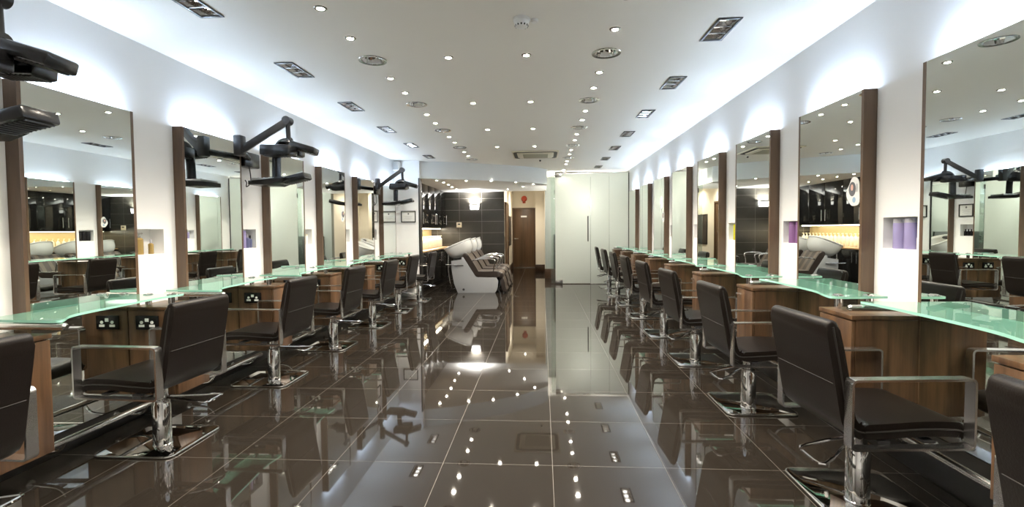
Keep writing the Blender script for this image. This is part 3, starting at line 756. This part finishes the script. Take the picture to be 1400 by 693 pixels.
# ------------------------------------------------------------------ stickers on mirrors
def sticker(s, y, z, label):
    r = thing('mirror_sticker', label, 'sticker', ((XR-MD) if s > 0 else (XL+MD), y, z)); x0, x1 = (-.0016, -.0003) if s > 0 else (.0003, .0016)
    pts = []
    for k in range(28):
        a = 2*PI*k/28; q = .062*(1+.10*math.cos(3*a+.6)+.05*math.cos(5*a)); pts.append((q*1.0*math.cos(a), q*1.45*math.sin(a)))
    MB().prism(pts, 'x', x0, x1).build('backing', M['white'], r)
    y0, y1 = (x0-.0006, x0-.0001) if s > 0 else (x1+.0001, x1+.0006)
    MB().prism([(.034*math.cos(2*PI*k/16)+.012, .045*math.sin(2*PI*k/16)+.02) for k in range(16)], 'x', y0, y1).build('dark_print', M['ink'], r)
    MB().prism([(-.006+.016*math.cos(2*PI*k/14), -.048+.018*math.sin(2*PI*k/14)) for k in range(14)], 'x', y0, y1).build('blue_print', M['stickblue'], r)
    MB().prism([(-.038, .0), (-.026, .0), (-.026, .05), (-.038, .05)], 'x', y0, y1).build('grey_print', M['silverp'], r)
    d2 = (y0-.0004, y0-.0001) if s > 0 else (y1+.0001, y1+.0004)
    MB().prism([(.014+.012*math.cos(2*PI*k/14), .030+.020*math.sin(2*PI*k/14)) for k in range(14)], 'x', *d2).build('peach_print', M['skin'], r)
    r['group'] = 'round mirror stickers'; return r
sticker(1, 2.995*S, 1.496, 'white scalloped sticker on the mirror right of the purple bottles')
sticker(-1, 6.33*S, 1.497, 'white scalloped sticker on the fifth mirror of left wall')
sticker(1, 7.50*S, 1.467, 'white scalloped sticker on a far mirror of right wall')
# ------------------------------------------------------------------ framed certificates, speaker
def cert(name, label, loc, rz, w, h):
    r = thing('framed_certificate', label, 'picture', loc, rz); r['group'] = 'framed certificates'
    f = MB(); b = .016
    f.box((-w/2, -.018, -h/2), (-w/2+b, -.001, h/2)); f.box((w/2-b, -.018, -h/2), (w/2, -.001, h/2)); f.box((-w/2+b, -.018, -h/2), (w/2-b, -.001, -h/2+b)); f.box((-w/2+b, -.018, h/2-b), (w/2-b, -.001, h/2))
    f.build('frame', M['frame'], r)
    p = MB().box((-w/2+b, -.009, -h/2+b), (w/2-b, -.002, h/2-b)).build('paper', M['paper'], r)
    t = MB(); t.lathe([(.016, 0), (.016, .0008)], n=14).xf(Matrix.Translation((0, -.0092, h*.24)) @ Matrix.Rotation(PI/2, 4, 'X'))
    t.build('crest', M['ink'], p)
    t = MB()
    for k, q in enumerate((.30, .20, .26, .16)): t.box((-w*q, -.0098, h*(.04-.09*k)-.002), (w*q, -.0091, h*(.04-.09*k)+.002))
    t.build('text_lines', M['silverp'], p)
    return r
cert('c', 'framed certificate on the white wall beside the wash area', (-2.60, YR, 1.555), 0, .29, .22)
cert('c', 'framed certificate on the pier below the far hair dryer', (XL, 7.765*S, 1.53), R(90), .26, .20)
r = thing('wall_speaker', 'small white speaker high in the corner above certificates', 'speaker', (-2.80, YR, 2.52))
MB().box((-.055, -.17, -.085), (.075, -.03, .085), .02).build('cabinet', M['white'], r)
MB().box((-.042, -.176, -.070), (.062, -.168, .070), .003).build('front_grille', M['silverp'], r)
MB().box((-.02, -.04, -.02), (.03, -.001, .03), .004).build('bracket', M['white'], r)
# ------------------------------------------------------------------ wash area
XC = -2.57                                                  # fronts of the upper cabinets
ys = [9.40, 10.06, 10.72, 11.38, 12.04, 12.69]
for i in range(5):
    a, b = ys[i], ys[i+1]
    r = thing('upper_cabinet', 'black gloss wall cabinet over the wash counter, {} from front'.format(ORD[i]), 'cabinet', (XC, (a+b)/2, 1.34), 0, 'black gloss wall cabinets')
    hw = (b-a)/2-.002
    MB().box((-.375, -hw, 0), (-.021, hw, ZA-1.342)).build('carcass', M['gloss'], r)
    dr = MB().box((-.020, -hw+.002, .002), (0, hw-.002, ZA-1.343), .002).build('door', M['gloss'], r)
    h = MB(); hy = (hw-.07) if i % 2 == 0 else (-hw+.07)
    for z in (.12, .30): h.cyl((0, hy, z), (.034, hy, z), .006)
    h.cyl((.034, hy, .085), (.034, hy, .335), .009); h.build('bar_handle', M['chrome'], dr)
    r = thing('base_cabinet', 'black gloss base cabinet under the wash counter, {} from front'.format(ORD[i]), 'cabinet', (-2.44, (a+b)/2, 0), 0, 'black gloss base cabinets')
    MB().box((-.515, -hw, .10), (-.021, hw, .828)).build('carcass', M['gloss'], r)
    MB().box((-.515, -hw, .0), (-.06, hw, .0995)).build('plinth', M['plinth'], r)
    dr = MB().box((-.020, -hw+.002, .10), (0, hw-.002, .826), .002).build('door', M['gloss'], r)
    h = MB()
    for z in (.58, .74): h.cyl((0, hy, z), (.034, hy, z), .006)
    h.cyl((.034, hy, .55), (.034, hy, .77), .009); h.build('bar_handle', M['chrome'], dr)
tag(MB().box((-2.957, 9.385, .83), (-2.40, YT-.002, .86), .003).build('worktop', M['oak']), 'warm wood worktop running under the black wall cabinets', 'worktop')
r = thing('under_cabinet_light', 'warm strip light under the black wall cabinets', 'light', (-2.72, 11.04, 1.34))
MB().box((-.030, -1.55, -.016), (.030, 1.55, 0)).build('housing', M['white'], r); MB().box((-.024, -1.54, -.021), (.024, 1.54, -.0165)).build('tube', M['warmstrip'], r)
bp = bottle_proto('pump_bottle', 'x', M['creamb'], .285, .040, M['creamb'], 'pump')
for i in range(18):
    o = bp if i == 0 else dup(bp, (0, 0, 0)); o.location = (-2.66, 10.0+.142*i, .8605); o.rotation_euler = (0, 0, R(random.uniform(-12, 12)))
    o['label'] = 'tall cream pump bottle on the lit worktop, {} from front'.format(ORD[i]); o['group'] = 'cream pump bottles on the worktop'
for i, y in enumerate((9.32, 9.46)):
    o = bottle_proto('spray_can', 'purple bottle on the worktop before the cream ones, {} from front'.format(ORD[i]), M['purple'], .20, .034, M['purple'], 'can'); o.location = (-2.64, y+.38, .8605); o['group'] = 'purple bottles on the worktop'
r = thing('product_box', 'white box with purple label at near end of worktop', 'box', (-2.50, 9.60, .8605))
MB().box((-.06, -.07, 0), (.06, .07, .25), .004).build('carton', M['creamb'], r); MB().box((.0602, -.045, .05), (.0615, .045, .15)).build('purple_label', M['purple'], r)

def wash_proto():
    """root at floor, local x = world x + 1.35, y across"""
    r = thing('backwash_unit', 'x', 'wash unit'); w = .30; f = lambda X: X+1.35
    poly = [(-1.72, .0), (-.955, .0), (-.905, .11), (-.892, .255), (-.93, .318), (-1.345, .323), (-1.60, .735), (-1.635, .74), (-1.64, .68), (-1.85, .66), (-1.845, .50), (-1.80, .20)]
    MB().prism([(f(a), b) for a, b in poly], 'y', -w, -w+.02, .006).build('side_panel', M['shell'], r)
    MB().prism([(f(a), b) for a, b in poly], 'y', w-.02, w, .006).build('side_panel', M['shell'], r)
    inner = [(-1.70, .01), (-.985, .01), (-.93, .11), (-.92, .25), (-1.36, .30), (-1.63, .66), (-1.82, .645), (-1.81, .5), (-1.77, .2)]
    MB().prism([(f(a), b) for a, b in inner], 'y', -w+.021, w-.021).build('plinth_body', M['greyp'], r)
    MB().lathe([(.024, 0), (.024, .004)], n=18).xf(Matrix.Translation((f(-1.60), -w-.0002, .075)) @ Matrix.Rotation(PI/2, 4, 'X')).build('round_cap', M['blackm'], r)
    sp = smooth([(-1.31, .385, 0), (-1.15, .380, 0), (-.98, .385, 0), (-.88, .385, 0), (-.845, .36, 0)], 4)
    MB().prism(ribbon([(f(a), b) for a, b, _ in sp], .06), 'y', -w+.005, w-.005, .02, 3).build('seat', M['stripes'], r, ang=50)
    bp_ = smooth([(-1.335, .395, 0), (-1.39, .50, 0), (-1.47, .63, 0), (-1.555, .765, 0)], 4)
    MB().prism(ribbon([(f(a), b) for a, b, _ in bp_], .055), 'y', -w+.005, w-.005, .02, 3).build('backrest', M['stripes'], r, ang=50)
    lp = smooth([(-.835, .30, 0), (-.80, .20, 0), (-.785, .10, 0), (-.76, .055, 0)], 4)
    MB().prism(ribbon([(f(a), b) for a, b, _ in lp], .04), 'y', -w+.03, w-.03, .015, 3).build('leg_rest', M['stripes'], r, ang=50)
    for sy in (-1, 1):
        a = MB(); y = sy*(w-.02)
        a.tube(smooth([(f(-1.47), y, .60), (f(-1.40), y, .665), (f(-1.22), y, .70), (f(-1.02), y, .69), (f(-.955), y, .655), (f(-.98), y, .52), (f(-.99), y, .44)], 6), .013, 10)
        a.obox((f(-1.40), y, .672), (f(-1.03), y, .700), .036, .014, .004, up=(0, 0, 1)); a.build('armrest', M['chrome'], r)
    # the bowl: a tilted scoop, rim high over the seat back and low at the rear
    bm = bmesh.new(); nu, nv = 40, 12; rows = []
    A = Vector((f(-2.035), 0, .885)); B = Vector((f(-1.50), 0, 1.105)); ctr = (A+B)/2; ex = (B-A)/2; ey = Vector((0, .265, 0)); ez = Vector((-(B-A).z, 0, (B-A).x)).normalized()
    for j in range(nv+1):
        t = j/nv; row = []
        sc_ = math.cos(t*PI/2)**.62; dep = .30*math.sin(t*PI/2)
        for i in range(nu):
            a = 2*PI*i/nu; ca, sa = math.cos(a), math.sin(a)
            k = 1/(abs(ca)**2.6+abs(sa)**2.6)**(1/2.6)
            lift = .02*(ca < -.0)*abs(ca)
            row.append(bm.verts.new(ctr+ex*(ca*k*sc_)+ey*(sa*k*sc_)-ez*dep+ex*(.10*t)))
        rows.append(row)
    for P_, Q_ in zip(rows, rows[1:]):
        for i in range(nu): bm.faces.new((P_[i], P_[(i+1) % nu], Q_[(i+1) % nu], Q_[i]))
    bm.faces.new(rows[-1])
    mb = MB(); mb.bm.free(); mb.bm = bm
    bowl = mb.build('basin', M['ceramic'], r, ang=60)
    so = bowl.modifiers.new('thick', 'SOLIDIFY'); so.thickness = .022; so.offset = -1
    MB().ball((f(-1.535), 0, 1.06), .05, .9, 1.9, .7).build('neck_rest', M['blackm'], bowl)
    MB().tube([tuple(ctr+ex*1.0*math.cos(2*PI*k/40)/(abs(math.cos(2*PI*k/40))**2.6+abs(math.sin(2*PI*k/40))**2.6)**(1/2.6)*1.0+ey*math.sin(2*PI*k/40)/(abs(math.cos(2*PI*k/40))**2.6+abs(math.sin(2*PI*k/40))**2.6)**(1/2.6)) for k in range(40)], .014, 8, True).build('rim', M['ceramic'], bowl)
    MB().prism([(f(-1.84), .655), (f(-1.64), .665), (f(-1.58), .82), (f(-1.80), .80)], 'y', -.10, .10, .01).build('bowl_support', M['greyp'], r)
    t = MB(); t.cyl((f(-1.95), -w-.05, .585), (f(-1.60), -w-.012, .578), .010); t.cyl((f(-1.78), -w-.035, .581), (f(-1.70), -w-.028, .580), .017)
    t.cyl((f(-1.62), -w-.014, .578), (f(-1.62), -w+.02, .578), .012); t.build('tilt_lever', M['chrome'], r)
    t = MB(); t.tube(smooth([(f(-1.96), -.05, .845), (f(-1.955), -.06, .70), (f(-1.95), -.07, .45), (f(-1.91), -.07, .16), (f(-1.88), -.05, .05), (f(-1.83), 0, .06)], 6), .012, 10); t.build('water_hose', M['chrome'], r)
    return r
wp = wash_proto()
for i in range(3):
    o = wp if i == 0 else dup(wp, (0, 0, 0)); o.location = (-1.35, 9.926+.78*i, 0)
    o['label'] = ('white wash basin with striped brown seat nearest the camera', 'white wash basin with striped brown seat, middle of three', 'white wash basin with striped brown seat beside black tiled wall')[i]; o['group'] = 'backwash units'
# sconce, thermostat on the tiled wall
def sconce(label, loc, w, e):
    r = thing('wall_sconce', label, 'light', loc)
    pts = [(-w, .07), (-w*.5, .055), (0, .062), (w*.5, .052), (w, .075), (w*.82, -.06), (-w*.82, -.06)]
    MB().prism(pts, 'y', -.10, -.004, .006).build('glass_shade', M['sconce'], r)
    MB().box((-w*.6, -.012, -.05), (w*.6, -.001, .04), .003).build('back_plate', M['white'], r)
    l = bpy.data.lights.new('sconce_lamp', 'AREA'); l.shape = 'RECTANGLE'; l.size = w*1.8; l.size_y = .08; l.energy = e; l.color = (1., .96, .90); l.spread = R(150)
    o = bpy.data.objects.new('sconce_lamp', l); COL.objects.link(o); o.location = (loc[0], loc[1]-.055, loc[2]+.085); o.rotation_euler = (PI, 0, 0)
sconce('white glass wall uplight on the black tiled wall', (-1.785, YT, 1.886), .125, 22)
r = thing('added_globe_lamp', 'added glowing globe lamp behind the frosted glass door, itself unseen', 'light', (.99, 11.66, H))  # added lamp: unseen globe put in to make the frosted glass glow
MB().lathe([(.05, -.025), (.05, 0)], n=20).build('ceiling_rose', M['white'], r)
MB().cyl((0, 0, -.025), (0, 0, 2.02-H), .004, n=8).build('cord', M['blackm'], r)
MB().ball((0, 0, 1.90-H), .12, n=24).build('globe_shade', emis('added_globe_glow', (1., .95, .85), 85.), r)
r = thing('thermostat', 'small cream thermostat on the black tiled wall', 'thermostat', (-2.21, YT, 1.424))
MB().box((-.068, -.026, -.068), (.068, 0, .068), .006).build('case', M['offwhite'], r); MB().box((-.035, -.0275, .0), (.035, -.0262, .036)).build('display', M['slot'], r)
# corridor objects
r = thing('fire_alarm', 'red round fire alarm on wall above brown door', 'alarm', (-.60, 16.3, 2.33))
MB().lathe([(.10, .0), (.10, .05), (.085, .08), (.05, .092), (.025, .095)], n=24).xf(Matrix.Rotation(PI/2, 4, 'X')).build('bell', M['red'], r)
MB().box((-.05, -.02, -.15), (.05, -.001, -.10), .004).build('base', M['red'], r)
r = thing('wall_poster', 'dark framed picture on corridor wall left of brown door', 'picture', (-1.005, 14.9, 1.25), R(90))
MB().box((-.42, -.02, -.45), (.42, -.001, .45), .003).build('frame', M['frame'], r)
MB().box((-.38, -.0215, -.41), (.38, -.0202, .41)).build('print', pbr('grey_print', (.06, .055, .05), .3, var=.7, bscale=4), r)

# ------------------------------------------------------------------ camera
W_, H_ = 1400, 693
F, YAW, PIT, ROLL, CY = 654.93, .062978, .036782, -.008315, 338.28
cyw, syw = math.cos(YAW), math.sin(YAW)
fwd = Vector((-syw*math.cos(PIT), cyw*math.cos(PIT), -math.sin(PIT))); r0 = Vector((cyw, syw, 0)); u0 = r0.cross(fwd)
rt = r0*math.cos(ROLL)+u0*math.sin(ROLL); up = -r0*math.sin(ROLL)+u0*math.cos(ROLL)
cam = bpy.data.cameras.new('camera'); co = bpy.data.objects.new('camera', cam); COL.objects.link(co)
mt = Matrix((rt, up, -fwd)).transposed().to_4x4(); mt.translation = (0, 0, HC); co.matrix_world = mt
cam.sensor_fit = 'HORIZONTAL'; cam.sensor_width = 36; cam.lens = 36*F/W_; cam.shift_y = -(H_/2-CY)/W_; cam.clip_start = .02; cam.clip_end = 100
sc.camera = co
# ------------------------------------------------------------------ world and colour
w = bpy.data.worlds.new('world'); sc.world = w; w.use_nodes = True
w.node_tree.nodes['Background'].inputs[0].default_value = (.5, .55, .6, 1); w.node_tree.nodes['Background'].inputs[1].default_value = .05
sc.view_settings.view_transform = 'Standard'; sc.view_settings.look = 'None'; sc.view_settings.gamma = 1.; sc.view_settings.use_curve_mapping = False
sc.view_settings.exposure = 1.6
cy = sc.cycles
cy.use_denoising = True
cy.max_bounces = 12; cy.diffuse_bounces = 4; cy.glossy_bounces = 8; cy.transmission_bounces = 6; cy.transparent_max_bounces = 12
cy.sample_clamp_indirect = 4.; cy.caustics_reflective = True; cy.caustics_refractive = False; cy.blur_glossy = .6
